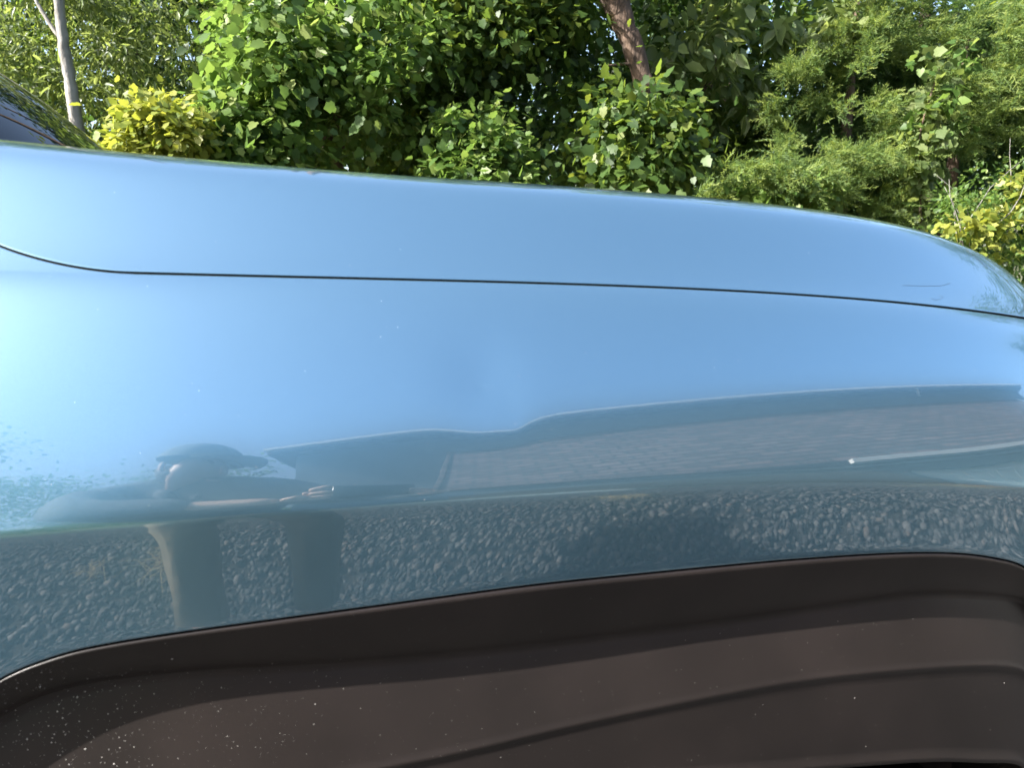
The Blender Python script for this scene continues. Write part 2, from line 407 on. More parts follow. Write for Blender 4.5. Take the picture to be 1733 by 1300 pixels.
# roof, cabin glass, body sides
def loft(name, secs, m, parent=suv, flip=False, close=False):
    A = np.array(secs, float); return mesh_np(name, A.reshape(-1, 3), grid_faces(*A.shape[:2], flip=flip), m, parent)
top = WV[-1]
rx = np.linspace(0, 1, 16)
loft('roof', [np.stack([top[:, 0] - 2.35 * t, YMID + (top[:, 1] - YMID) * (1 - .06 * t), top[:, 2] + .085 * math.sin(t * 2.2) - .02 * t + .02 * (1 - ((top[:, 1] - YMID) / .66) ** 2)], -1) for t in rx], M_paint)
for sgn in (-1, 1):
    yb_, yt_ = YMID + sgn * .88, YMID + sgn * .655
    secs = []
    for x in np.linspace(-.95, -3.15, 12):
        secs.append([(x, yb_ + sgn * (-.02), 1.20), (x - .02, YMID + sgn * .80, 1.42), (x - .03, yt_ + sgn * .03, 1.73)])
    loft('side_window', secs, M_glass)
    b = MB()
    b.add([(-.62, YMID + sgn * .865, 1.21), (-.95, YMID + sgn * .865, 1.205), (-.98, YMID + sgn * .70, 1.72)], [(0, 1, 2)]); b.build('quarter_panel', M_paint, suv)
    def flank(x0, x1, n=14):
        secs = []
        for x in np.linspace(x0, x1, n):
            y0 = .58 + .045 * .72 ** 2 - .004 * (x + .62)
            sec = []
            for z, d in ((1.212, .105), (1.205, .075), (1.15, .030), (1.06, .006), (1.035, 0), (1.0, .004), (.8, .012), (.62, .03), (.55, .022), (.42, .05), (.36, .12)):
                y = y0 + d; sec.append((x, y if sgn < 0 else 2 * YMID - y, z))
            secs.append(sec)
        return secs
    for x0, x1 in ((-.626, -1.62), (-1.626, -2.5)):
        d = loft('door', flank(x0, x1), M_paint)
        b = MB(); yh = .597 if sgn < 0 else 2 * YMID - .597
        b.tube([(x1 + .08, yh + sgn * .0, 1.01), (x1 + .10, yh + sgn * .035, 1.015), (x1 + .24, yh + sgn * .035, 1.015), (x1 + .26, yh, 1.01)], [.012, .013, .013, .012], 8)
        b.build('handle', M_paint, d, True)
    loft('rear_fender', flank(-2.506, -3.3), M_paint)
    b = MB()                                         # door mirror
    b.box(-1.04, 0, 0, -.90, .20, .13, bev=.03); V = [(x, (.45 if sgn < 0 else 2 * YMID - .65) + y, 1.13 + z) for x, y, z in b.V]
    b.V = V; b.build('door_mirror', M_paint, suv, True)
b = MB(); b.box(-3.42, .68, .42, -3.30, 2.38, 1.22, bev=.05); b.build('tailgate', M_paint, suv, True)
b = MB(); b.box(-3.37, .90, 1.23, -3.33, 2.16, 1.74, bev=.01); b.build('rear_window', M_glass, suv)
b = MB(); b.box(.86, .72, .40, 1.03, 2.34, .74, bev=.05); b.build('front_bumper', M_clad, suv, True)
b = MB(); b.box(.80, .98, .76, .99, 2.08, 1.00, bev=.03); gr = b.build('grille', M_black, suv, True)
for k in range(5):
    b = MB(); b.box(.99, 1.02, .79 + .04 * k, 1.002, 2.04, .805 + .04 * k, bev=.003); b.build('slat', M_clad, gr)
for yy in (.70, 2.10):
    b = MB(); b.box(.84, yy, .80, .965, yy + .26, .985, bev=.03); b.build('headlight', M_lens, suv, True)
b = MB(); b.box(-3.2, .80, .30, .80, 2.26, .42); b.build('underbody', M_well, suv)
b = MB(); b.box(-3.0, .75, .50, -.62, 2.31, 1.10); b.build('cabin_interior', M_well, suv)
for xw in (.24, -2.46):
    for yw, sgn in ((.64, -1), (2.42, 1)):
        b = MB(); b.lathe([(.25, -.11), (.33, -.115), (.352, -.09), (.358, 0), (.352, .09), (.33, .115), (.25, .11)], xw, yw + (.08 if sgn < 0 else -.08), .358, 'y', 48); 
        wh = b.build('wheel', M_tyre, suv, True)
        b = MB(); b.lathe([(.25, -.11 * 1), (.235, -.10), (.235, .10), (.25, .11)], xw, yw + (.08 if sgn < 0 else -.08), .358, 'y', 40); b.build('rim', M_metal, wh, True)
        yf_ = yw + .08 + sgn * .085 if sgn < 0 else yw - .08 + .085
        for k in range(6):
            q = k * math.pi / 3 + .3; ca, sa = math.cos(q), math.sin(q); b = MB()
            b.tube([(xw + r * ca, yf_, .358 + r * sa) for r in (.02, .12, .24)], [.032, .024, .022], 6)
            b.build('spoke', M_metal, wh, True)
# small hairs on the hood and dust on the black trim, as they lie in the photograph
from mathutils.bvhtree import BVHTree
def bvh(o):
    me = o.data; me.calc_loop_triangles(); off = Vector(suv.location)
    return BVHTree.FromPolygons([v.co + off for v in me.vertices], [tuple(t.vertices) for t in me.loop_triangles])
T_hood, T_arch, T_fend = bvh(hood), bvh(arch), bvh(fender)
def onto(T, u, v):
    h = T.ray_cast(Vector((0, 0, ZC)), pray(u, v).normalized())
    return (h[0], h[1]) if h[0] is not None else (None, None)
M_hair = mat('dark_fibre', (.02, .02, .022), rough=.6)[0]
for pts in ([(1572,401),(1578,399),(1586,402),(1592,407),(1599,413)], [(1632,420),(1646,432),(1660,443),(1668,452),(1672,455)], [(1528,483),(1560,484),(1590,484),(1600,482),(1608,479)], [(1576,505),(1583,508),(1592,506),(1596,503),(1590,500)]):
    q = []
    for u, v in pts:
        for T in (T_hood, T_fend):
            h, n = onto(T, u, v)
            if h is not None: q.append(h + n * (.0003 if n.dot(pray(u, v)) < 0 else -.0003)); break
    if len(q) > 2:
        b = MB(); b.tube(q, .00011, 5); o = b.build('stray_hair', M_hair, None, True)
        tag(o, None, 'hair', 'stray hairs lying on the blue paint')
        o['label'] = {1572: 'short dark hair near the top edge of the hood nose', 1632: 'forked dark hair on the rounded front corner of the hood', 1528: 'long flat dark hair just above the hood shut line', 1576: 'tiny looped dark hair beside the hood shut line'}[pts[0][0]]
M_dust = mat('pale_dust', (.42, .40, .37), rough=.9)[0]
b = MB(); r2 = random.Random(3)
def speck(b, h, n, r):
    a = n.orthogonal().normalized(); c = n.cross(a); V = [h + n * r * .5]
    for k in range(6):
        q = k * math.pi / 3; V.append(h + (a * math.cos(q) * r * r2.uniform(.6, 1.2) + c * math.sin(q) * r * r2.uniform(.6, 1.2)) - n * r * .1)
    b.add(V, [(0, 1 + k, 1 + (k + 1) % 6) for k in range(6)])
n_ = 0
while n_ < 1150:
    left = r2.random() < .62
    u = abs(r2.gauss(0, 330)) if left else r2.uniform(0, 1733)
    v = r2.uniform(1010, 1300)
    if left and u < 500 and v < 1130: continue
    h, n = onto(T_arch, u, v)
    n_ += 1
    if h is None: continue
    if n.dot(pray(u, v)) > 0: n = -n
    speck(b, h, n, min(.0012, .00012 + r2.expovariate(1 / .00013)) * (1.25 if u < 260 else .8))
o = b.build('dust', M_dust, arch); o['kind'] = 'stuff'
b = MB()
for k in range(150):
    u, v = r2.uniform(0, 1733), r2.uniform(270, 900)
    T = T_hood if r2.random() < .5 else T_fend
    h, n = onto(T, u, v)
    if h is None: continue
    if n.dot(pray(u, v)) > 0: n = -n
    speck(b, h, n, r2.uniform(.00014, .00042))
o = b.build('paint_dust', M_dust, hood); o['kind'] = 'stuff'

# ------------------------------------------------------------------ ground
M_ground = noisy('dry_grass_ground', (.10, .11, .05), (.17, .15, .09), 3, .95, .6, 40, stops=[(.3, (.04, .055, .02)), (.5, (.065, .07, .032)), (.75, (.11, .095, .055))])
M_drive = noisy('gravel_bed', (.035, .034, .032), (.07, .067, .062), 40, .95, .8, 220)
M_conc = noisy('pale_concrete', (.26, .255, .24), (.36, .35, .32), 6, .85, .3, 60)
V = []
n = 90; q = np.linspace(-1, 1, n); gxx = np.sign(q) * np.abs(q) ** 3 * 400
GX, GY = np.meshgrid(gxx, gxx); GZ = -.02 - np.zeros_like(GX); rr = np.hypot(GX, GY)
o = mesh_np('ground', np.stack([GX, GY, GZ], -1).reshape(-1, 3), grid_faces(n, n), M_ground); tag(o, None, None, None, 'structure')
b = MB(); b.add([(-14, -4.6, -.012), (14, -3.0, -.012), (14, 3.2, -.012), (-14, 3.2, -.012)], [(0, 1, 2, 3)])
o = b.build('driveway', M_drive); tag(o, None, None, None, 'structure')
# gravel: rounded stones, finer shapes near the car
def ico(sub):
    import bmesh
    bm = bmesh.new(); bmesh.ops.create_icosphere(bm, subdivisions=sub, radius=1)
    V = np.array([v.co[:] for v in bm.verts]); F = np.array([[v.index for v in f.verts] for f in bm.faces]); bm.free(); return V, F
def stones(n, x0, x1, y0, y1, sub, smin, smax, keep=None):
    Vt, Ft = ico(sub)
    P = np.stack([rng.uniform(x0, x1, n), rng.uniform(y0, y1, n), np.zeros(n)], -1)
    if keep is not None: P = P[keep(P)]; n = len(P)
    S = rng.uniform(smin, smax, n) * rng.choice([1, 1, 1, .6, 1.35], n)
    sc = rng.uniform(.65, 1.25, (n, 1, 3)); sc[..., 2] *= .62
    jit = 1 + rng.uniform(-.2, .2, (n, len(Vt), 1))
    V = Vt[None] * sc * jit
    a = rng.uniform(0, 2 * np.pi, n); t = rng.normal(0, .5, n)
    ct, st = np.cos(t)[:, None], np.sin(t)[:, None]
    y, z = V[..., 1] * ct - V[..., 2] * st, V[..., 1] * st + V[..., 2] * ct
    ca, sa = np.cos(a)[:, None], np.sin(a)[:, None]
    x, y = V[..., 0] * ca - y * sa, V[..., 0] * sa + y * ca
    V = np.stack([x, y, z], -1) * S[:, None, None] + P[:, None]
    V[..., 2] += (S * .25)[:, None] + rng.uniform(-.006, .006, n)[:, None]
    F = (Ft[None] + (np.arange(n) * len(Vt))[:, None, None]).reshape(-1, 3)
    return V.reshape(-1, 3), F, np.repeat(rng.random(n), len(Vt))
A1 = stones(30000, -1.5, 3.2, -2.0, -.02, 1, .0065, .0135)
A2 = stones(9000, -3, 7, -3.4, 3.0, 1, .013, .026, lambda P: ~((P[:, 0] > -1.5) & (P[:, 0] < 3.2) & (P[:, 1] > -2.0) & (P[:, 1] < -.02)))
M_stone, nt, p = mat('stone', (.3, .29, .27), rough=.8)
at = nd(nt, 'ShaderNodeAttribute', attribute_name='var')
nt.links.new(ramp(nt, at.outputs['Fac'], [(0, (.035, .036, .038)), (.35, (.058, .058, .060)), (.7, (.088, .087, .087)), (.92, (.15, .147, .145)), (1, (.12, .095, .08))]), p.inputs['Base Color'])
gv = np.concatenate([A1[0], A2[0]]); gf = np.concatenate([A1[1], A2[1] + len(A1[0])])
o = mesh_np('gravel', gv, gf, M_stone, attr=np.concatenate([A1[2], A2[2]])); tag(o, 'loose grey gravel over the driveway beside the car', None, None, 'stuff')
# dry grass tufts in the gravel
M_straw = noisy('straw', (.34, .25, .13), (.50, .38, .20), 20, .8)
for x, y, r, n, lab in ((1.02, -1.02, .16, 90, 'dry straw tuft lying in the gravel beside the fender'), (-.60, -1.18, .13, 70, 'small star of dry straw left of the person\'s trousers'), (-.86, -1.15, .07, 30, 'smallest wisp of dry straw in the shaded gravel'), (3.3, -1.4, .3, 160, 'wide spread of dry straw before the garage door'), (2.5, -1.1, .1, 50, 'loose straw wisp between gravel and garage')):
    b = MB()
    for k in range(n):
        a = random.uniform(0, 6.28); l = r * random.uniform(.3, 1); c = Vector((x + random.gauss(0, r * .35), y + random.gauss(0, r * .35), .025))
        d = Vector((math.cos(a), math.sin(a), random.uniform(.0, .5)))
        b.tube([c, c + d * l * .5 + Vector((0, 0, .01)), c + d * l + Vector((random.gauss(0, .01), random.gauss(0, .01), -.01))], [.0014, .0012, .0005], 4, False)
    o = b.build('straw_tuft', M_straw); tag(o, lab, 'dry grass', 'dry straw tufts in the gravel')

# ------------------------------------------------------------------ house behind the viewer (it shows in the paint)
PH = R(17); UA = Vector((math.cos(PH), math.sin(PH), 0)); UB = Vector((math.sin(PH), -math.cos(PH), 0))
H0 = Vector((4.9, -2.78, 0))                     # a point under the lower eave's edge
house = empty('house', H0, 'garage house with a steep shingle roof, white gutters and a taller storey behind', 'house')
def hp(a, b_, z): return H0 + UA * a + UB * b_ + Vector((0, 0, z))
def hbox(a0, b0, z0, a1, b1, z1):
    V = [hp(a, b_, z) for z in (z0, z1) for a, b_ in ((a0, b0), (a1, b0), (a1, b1), (a0, b1))]
    return V, [(0, 1, 2, 3), (7, 6, 5, 4), (4, 5, 1, 0), (5, 6, 2, 1), (6, 7, 3, 2), (7, 4, 0, 3)]
M_wallh = noisy('garage_wall_paint', (.17, .175, .18), (.21, .215, .215), 3, .8, .2, 80)
M_upper = noisy('blue_grey_siding', (.11, .15, .20), (.14, .185, .24), 3, .75, .1, 60)
M_white = mat('white_trim', (.86, .86, .85), rough=.4)[0]
M_door = noisy('cream_door_paint', (.66, .68, .62), (.72, .73, .67), 4, .5)
M_beige = noisy('beige_render', (.12, .108, .097), (.16, .145, .13), 5, .9, .3, 90)
M_sh, nt, p = mat('shingles', (.16, .14, .14), rough=.95)
tc = nd(nt, 'ShaderNodeTexCoord'); mp = nd(nt, 'ShaderNodeMapping'); mp.inputs['Rotation'].default_value = (0, 0, -PH)
nt.links.new(tc.outputs['Object'], mp.inputs[0])
br = nd(nt, 'ShaderNodeTexBrick', Scale=1.0); br.inputs['Brick Width'].default_value = .34; br.inputs['Row Height'].default_value = .13; br.inputs['Mortar Size'].default_value = .02
br.inputs['Color1'].default_value = (.16, .105, .10, 1); br.inputs['Color2'].default_value = (.06, .041, .046, 1); br.inputs['Mortar'].default_value = (.008, .007, .007, 1)
nt.links.new(mp.outputs[0], br.inputs['Vector']); nt.links.new(br.outputs['Color'], p.inputs['Base Color'])
bb = nd(nt, 'ShaderNodeBump', Strength=.9, Distance=.02); nt.links.new(br.outputs['Color'], bb.inputs['Height']); nt.links.new(bb.outputs[0], p.inputs['Normal'])
AL, AR = -4.4, 7.0                              # ends along the wall
DA0, DA1, DZ = .05, 5.0, 2.2                      # garage door opening
b = MB()
b.add(*hbox(AL + .3, .08, -.02, DA0, .23, 2.46)); b.add(*hbox(DA1, .08, -.02, AR - .3, .23, 2.46)); b.add(*hbox(DA0, .08, DZ, DA1, .23, 2.46))
b.add(*hbox(AL + .3, .23, -.02, AL + .45, 5.4, 2.46)); b.add(*hbox(AR - .45, .23, -.02, AR - .3, 5.4, 2.46)); b.build('wall', M_wallh, house)
b = MB(); RP = .98
prof_ = [(0, 2.50), (2.42, 2.50 + 2.42 * RP), (2.42, 2.38 + 2.42 * RP), (.0, 2.38)]
V = [hp(a, bb_, z) for a in (AL, AR) for bb_, z in prof_]
b.add(V, [(0, 4, 5, 1), (2, 6, 7, 3), (3, 7, 4, 0), (0, 1, 2, 3), (7, 6, 5, 4)]); roof = b.build('roof', M_sh, house)
b = MB(); b.add(*hbox(-.55, -.09, 2.43, AR, -.003, 2.50)); b.build('gutter', M_white, house)
for a in (AL - .06, AR + .003):
    b = MB()
    V = [hp(a + da, bb_, z + dz) for da in (0, .06) for bb_, z in ((-.05, 2.45), (2.42, 2.46 + 2.42 * RP)) for dz in (-.10, .07)]
    b.add(V, [(0, 2, 3, 1), (5, 7, 6, 4), (0, 1, 5, 4), (2, 6, 7, 3), (1, 3, 7, 5), (0, 4, 6, 2)])
    b.build('rake_board', M_white if a > 0 else M_sh, house)
b = MB(); b.add(*hbox(AL, .005, 2.34, AR, .078, 2.375)); b.build('soffit', M_wallh, house)
UL, UR = -6.9, 7.9
b = MB(); b.add(*hbox(UL + .3, 2.43, -.02, UR - .3, 8.0, 5.34)); b.build('upper_wall', M_upper, house)
b = MB(); b.add(*hbox(UL, 2.05, 5.42, UR, 2.17, 5.485)); b.build('upper_gutter', M_white, house)
b = MB(); b.tube([hp(UR - 4.4, 2.12, 5.43), hp(UR - 4.4, 2.30, 5.28), hp(UR - 4.4, 2.385, 5.18)], .03, 8); b.build('downspout', M_white, house, True)
b = MB()
V = [hp(a, bb_, z) for a in (UL, UR) for bb_, z in ((2.18, 5.43), (5.3, 6.75), (8.4, 5.43), (8.4, 5.35), (2.18, 5.35))]
b.add(V, [(0, 5, 6, 1), (1, 6, 7, 2), (2, 7, 8, 3), (4, 3, 8, 9), (0, 4, 9, 5), (0, 1, 2, 3, 4), (9, 8, 7, 6, 5)]); b.build('upper_roof', M_sh, house)
gd = None
b = MB(); b.add(*hbox(DA0 - .01, .14, 0, DA1 + .01, .17, DZ)); gd = b.build('garage_door', M_door, house)
pw = (DA1 - DA0) / 8; ph = DZ / 4
for i in range(8):
    for j in range(4):
        a0, a1, z0, z1 = DA0 + i * pw + .07, DA0 + (i + 1) * pw - .07, j * ph + .08, (j + 1) * ph - .08
        V = [hp(a0, .138, z0), hp(a1, .138, z0), hp(a1, .138, z1), hp(a0, .138, z1)]
        V += [hp(a0 + .03, .112, z0 + .03), hp(a1 - .03, .112, z0 + .03), hp(a1 - .03, .112, z1 - .03), hp(a0 + .03, .112, z1 - .03)]
        V += [hp(a0 + .06, .130, z0 + .06), hp(a1 - .06, .130, z0 + .06), hp(a1 - .06, .130, z1 - .06), hp(a0 + .06, .130, z1 - .06)]
        b = MB(); b.add(V, [(k, (k + 1) % 4, 4 + (k + 1) % 4, 4 + k) for k in range(4)] + [(4 + k, 4 + (k + 1) % 4, 8 + (k + 1) % 4, 8 + k) for k in range(4)] + [(8, 9, 10, 11)])
        b.build('panel', M_door, gd)
# beige garden wall left of the garage, its right end rounded down
gw = empty('garden_wall', hp(-2.2, .1, 0), 'beige rendered garden wall beside the garage, its right top corner rounded', 'wall')
b = MB(); topz = [(-4.3, 1.45), (-3.4, 1.62), (-2.6, 1.85), (-1.8, 2.05), (-1.0, 2.15), (-.6, 2.17), (-.40, 2.10), (-.28, 1.95), (-.20, 1.65), (-.16, 1.2)]
V = []
for a, z in topz:
    V += [hp(a, -.16, 0), hp(a, .06, 0), hp(a, .06, z), hp(a, -.16, z)]
F = []
for k in range(len(topz) - 1):
    for j in range(4): F.append((k * 4 + j, k * 4 + 4 + j, k * 4 + 4 + (j + 1) % 4, k * 4 + (j + 1) % 4))
F += [(0, 1, 2, 3), tuple(len(V) - 4 + j for j in (3, 2, 1, 0))]
b.add(V, F); b.build('render_panel', M_beige, gw)
b = MB(); b.add(*hbox(-6.2, -.75, -.02, -2.9, -.15, .10)); o = b.build('walkway', M_conc); tag(o, None, None, None, 'structure')
M_or = mat('orange_paint', (.75, .34, .06), rough=.5)[0]
b = MB(); b.tube([hp(-.4, -.35, .03), hp(.4, -.32, .03), hp(1.1, -.30, .03)], .022, 8); o = b.build('orange_rod', M_or, None, True); tag(o, 'thin orange rod lying on the gravel before the garage', 'rod')

# ------------------------------------------------------------------ foliage
def unit(a): return a / np.maximum(np.linalg.norm(a, axis=-1, keepdims=True), 1e-9)
def tmpl(kind):
    """leaf outline: x along the leaf, y across, z off its face"""
    if kind == 'ovate':
        V = [(0, 0, 0), (.30, .24, .05), (.62, .21, .04), (1, 0, -.08), (.62, -.21, .04), (.30, -.24, .05), (.5, 0, -.01)]
        F = [(0, 6, 1), (1, 6, 2), (2, 6, 3), (3, 6, 4), (4, 6, 5), (5, 6, 0)]
    elif kind == 'long':
        V = [(0, 0, 0), (.3, .13, .03), (.65, .12, .02), (1, 0, -.14), (.65, -.12, .02), (.3, -.13, .03), (.5, 0, -.02)]
        F = [(0, 6, 1), (1, 6, 2), (2, 6, 3), (3, 6, 4), (4, 6, 5), (5, 6, 0)]
    elif kind == 'maple':
        P = [(0, .0), (-.08, .20), (.13, .43), (.33, .33), (.56, .40), (.70, .24), (1.0, 0), (.70, -.24), (.56, -.40), (.33, -.33), (.13, -.43), (-.08, -.20)]
        V = [(x, y, .10 * abs(y) - .08 * x * x) for x, y in P] + [(.28, 0, 0)]
        F = [(12, (k + 1) % 12, k) for k in range(12)]
    elif kind == 'heart':
        P = [(.05, 0), (-.10, .22), (.05, .44), (.35, .46), (.68, .26), (1, 0), (.68, -.26), (.35, -.46), (.05, -.44), (-.10, -.22)]
        V = [(x, y, .12 * abs(y) - .1 * x * x) for x, y in P] + [(.35, 0, -.02)]
        F = [(10, (k + 1) % 10, k) for k in range(10)]
    elif kind == 'spray':                        # a juniper spray: a feathered run of narrow blades
        V = []; F = []; r = random.Random(5)
        for k in range(9):
            t = k / 8; s = 1 if k % 2 else -1; l = .34 * (1 - .55 * t)
            x0, y0, z0 = t * .85, 0, -.15 * t * t; an = r.uniform(.5, .9)
            x1, y1, z1 = x0 + l * math.cos(an), s * l * math.sin(an), z0 + r.uniform(-.08, .10)
            i = len(V); V += [(x0, y0 - .034, z0), (x0, y0 + .034, z0), (x1, y1, z1)]; F += [(i, i + 1, i + 2)]
            i = len(V); V += [(x0, y0, z0 - .034), (x0, y0, z0 + .034), (x1 + .02, y1 * .8, z1 + .06)]; F += [(i, i + 1, i + 2)]
        i = len(V); V += [(0, -.02, 0), (0, .02, 0), (1.05, 0, -.18)]; F += [(i, i + 1, i + 2)]
    return np.array(V, float), np.array(F, int)
TM = {k: tmpl(k) for k in ('ovate', 'long', 'maple', 'heart', 'spray')}
def leaf_mesh(kind, P, D, N, S):
    Vt, Ft = TM[kind]
    D = unit(D); N = unit(N - D * (N * D).sum(-1, keepdims=True)); B = np.cross(N, D)
    V = P[:, None] + S[:, None, None] * (Vt[None, :, :1] * D[:, None] + Vt[None, :, 1:2] * B[:, None] + Vt[None, :, 2:] * N[:, None])
    F = (Ft[None] + (np.arange(len(P)) * len(Vt))[:, None, None]).reshape(-1, 3)
    return V.reshape(-1, 3), F, np.repeat(rng.random(len(P)), len(Vt))
def leaf_mat(name, stops, trans=.45, tcol=(.30, .42, .05), rough=.48, spec=.36):
    m = bpy.data.materials.new(name); m.use_nodes = True; nt = m.node_tree
    p = nt.nodes['Principled BSDF']; out = nt.nodes['Material Output']
    p.inputs['Roughness'].default_value = rough; p.inputs['Specular IOR Level'].default_value = spec
    at = nd(nt, 'ShaderNodeAttribute', attribute_name='var'); c = ramp(nt, at.outputs['Fac'], stops)
    nt.links.new(c, p.inputs['Base Color'])
    t = nd(nt, 'ShaderNodeBsdfTranslucent'); mx = nd(nt, 'ShaderNodeMixShader'); mx.inputs[0].default_value = trans
    h = nd(nt, 'ShaderNodeMix', data_type='RGBA', blend_type='MULTIPLY'); h.inputs[0].default_value = 1
    g = nd(nt, 'ShaderNodeGamma'); g.inputs['Gamma'].default_value = .55
    nt.links.new(c, g.inputs[0]); nt.links.new(g.outputs[0], h.inputs[6]); h.inputs[7].default_value = (*tcol, 1)
    nt.links.new(h.outputs[2], t.inputs['Color'])
    nt.links.new(p.outputs[0], mx.inputs[1]); nt.links.new(t.outputs[0], mx.inputs[2]); nt.links.new(mx.outputs[0], out.inputs[0])
    return m
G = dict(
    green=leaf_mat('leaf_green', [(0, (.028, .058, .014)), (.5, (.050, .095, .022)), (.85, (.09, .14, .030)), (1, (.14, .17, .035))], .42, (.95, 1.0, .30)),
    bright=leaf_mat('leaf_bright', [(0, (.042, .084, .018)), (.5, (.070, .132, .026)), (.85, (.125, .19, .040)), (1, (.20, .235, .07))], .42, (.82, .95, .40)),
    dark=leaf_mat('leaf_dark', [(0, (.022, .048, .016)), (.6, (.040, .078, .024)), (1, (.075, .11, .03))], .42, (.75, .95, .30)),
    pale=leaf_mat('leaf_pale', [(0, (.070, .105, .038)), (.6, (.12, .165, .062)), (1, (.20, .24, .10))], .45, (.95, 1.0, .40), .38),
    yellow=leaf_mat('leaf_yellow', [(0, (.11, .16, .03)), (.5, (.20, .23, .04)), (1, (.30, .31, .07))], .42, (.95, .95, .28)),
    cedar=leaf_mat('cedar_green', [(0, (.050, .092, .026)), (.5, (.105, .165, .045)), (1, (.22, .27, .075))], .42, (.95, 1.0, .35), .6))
M_bark = noisy('brown_bark', (.05, .034, .024), (.15, .10, .07), 14, .95, 1.0, 30, vec_scale=(1, 1, .25), dist=.03)
M_bark2 = noisy('grey_bark', (.13, .12, .105), (.30, .285, .26), 16, .9, .6, 30, vec_scale=(1, 1, .4), dist=.02)
M_twig = mat('twig', (.07, .055, .04), rough=.9)[0]
def clump_leaves(c, rad, n, size, droop=.35, up=.6):
    """leaves of one bough: spread over a flattened ball, mostly facing up and out"""
    d = unit(rng.normal(0, 1, (n, 3))); r = rng.random(n) ** .45 * np.exp(rng.normal(0, .32, n))
    P = c + d * r[:, None] * np.array(rad)
    D = unit(d + rng.normal(0, .55, (n, 3)) + np.array([0, 0, -droop]))
    N = unit(d * .55 + rng.normal(0, .45, (n, 3)) + np.array([0, 0, up]))
    S = size * rng.uniform(.42, 1.35, n)
    return P, D, N, S
class Plant:
    def __init__(s, name, label, cat, group=None, base=(0, 0, 0)):
        s.root = empty(name, base, label, cat, group); s.L = {}; s.tw = MB(); s.single = []
    def bough(s, kind, m, c, rad, n, size, droop=.35, up=.6, root=None):
        if kind in ('maple', 'heart', 'ovate') and size < .13: size *= .74; n = int(n * 1.75)
        s.L.setdefault((kind, m), []).append(clump_leaves(np.array(c, float), rad, n, size, droop, up))
        if root is not None:
            a, e = Vector(root), Vector(c); mid = (a + e) / 2 + Vector((random.uniform(-.1, .1), random.uniform(-.1, .1), random.uniform(0, .12)))
            s.tw.tube([a, mid, e], [.014, .010, .005], 5, False)
    def done(s, singles=0):
        for (kind, m), parts in s.L.items():
            P, D, N, S = [np.concatenate(x) for x in zip(*parts)]
            if singles and kind in ('maple', 'heart'):
                d = np.linalg.norm(P - np.array([0, 0, ZC]), axis=1); pick = np.argsort(d)[:singles]; rest = np.setdiff1d(np.arange(len(P)), pick)
                for i in pick:
                    V, F, A = leaf_mesh(kind, P[i:i+1], D[i:i+1], N[i:i+1], S[i:i+1]); mesh_np('leaf', V, F, G[m], s.root, attr=A)
                P, D, N, S = P[rest], D[rest], N[rest], S[rest]
            V, F, A = leaf_mesh(kind, P, D, N, S)
            o = mesh_np('foliage', V, F, G[m], s.root, attr=A); o['kind'] = 'stuff'
        if s.tw.V: o = s.tw.build('twigs', M_twig, s.root, True); o['kind'] = 'stuff'
        return s.root
    def trunk(s, pts, rad, m=None, name='trunk'):
        P = np.array([tuple(p) for p in pts], float); q = np.arange(len(P)); k = max(2, int(6 if max(rad) > .03 else 3))
        t = np.linspace(0, len(P) - 1, (len(P) - 1) * k + 1); rr = np.interp(t, q, rad)
        C3 = np.stack([np.interp(t, q, P[:, i]) for i in range(3)], -1)
        for _ in range(3): C3[1:-1] = .5 * C3[1:-1] + .25 * (C3[:-2] + C3[2:])
        C3 += rng.normal(0, .10, C3.shape) * rr[:, None] * .6; rr = rr * (1 + rng.normal(0, .05, len(rr)))
        b = MB(); b.tube([tuple(c) for c in C3], list(rr), 14)
        if max(rad) > .03:                       # furrowed bark
            ph_ = rng.uniform(0, 6, 8)
            V = np.array(b.V).reshape(len(rr), 14, 3); cen = V.mean(1, keepdims=True)
            f = 1 + .07 * np.sin(5 * np.arange(14) / 14 * 6.28 + ph_[0] + .8 * np.sin(np.arange(len(rr)) * .7)[:, None])[..., None] + rng.normal(0, .035, (len(rr), 14, 1))
            b.V = [tuple(v) for v in (cen + (V - cen) * f).reshape(-1, 3)]
        b.build(name, m or M_bark, s.root, True)
def W(u, v, y): return at_y(u, v, y)
def spread(pl, kind, m, boxes, n, rad, leaves, size, droop=.35, up=.6, root=None, flat=.75):
    """n boughs at random over picture-sized regions taken at real distances: (u0,v0,u1,v1,y0,y1)"""
    for k in range(n):
        u0, v0, u1, v1, y0, y1 = boxes[k % len(boxes)]
        y = random.uniform(y0, y1); c = W(random.uniform(u0, u1), random.uniform(v0, v1), y)
        if c.z < .1: continue
        r = rad * random.uniform(.65, 1.3)
        pl.bough(kind, m, c, (r, r, r * flat), int(leaves * random.uniform(.6, 1.2)), size, droop, up, root if root is None or random.random() > .4 else None)
exec_later = None
# 1 slender pale-trunked tree, far left
t = Plant('slender_tree', 'slender tree with a thin pale leaning trunk, leftmost of the row', 'tree', 'trees behind the car', W(128, 200, 6.6) * 1)
t.root.location.z = 0
pl_ = t.root.location.copy()
b0 = W(132, 225, 6.6); tk = [Vector((b0.x + .05, b0.y, 0)), Vector((b0.x + .02, b0.y, 1.2)), b0, W(118, 130, 6.6), W(107, 70, 6.6), W(100, 0, 6.6), W(92, -160, 6.6), W(100, -400, 6.6)]
t.trunk(tk, [.060, .054, .050, .042, .038, .036, .030, .012], M_bark2)
t.trunk([W(108, 75, 6.6), W(70, 20, 6.65), W(30, -60, 6.7)], [.018, .013, .006], M_bark2, 'branch')
spread(t, 'long', 'pale', [(-160, -30, 130, 210, 6.8, 8.2), (90, -40, 330, 190, 6.9, 8.4), (-250, -200, 330, -20, 6.4, 8.6)], 95, .34, 120, .085, .5, .5)
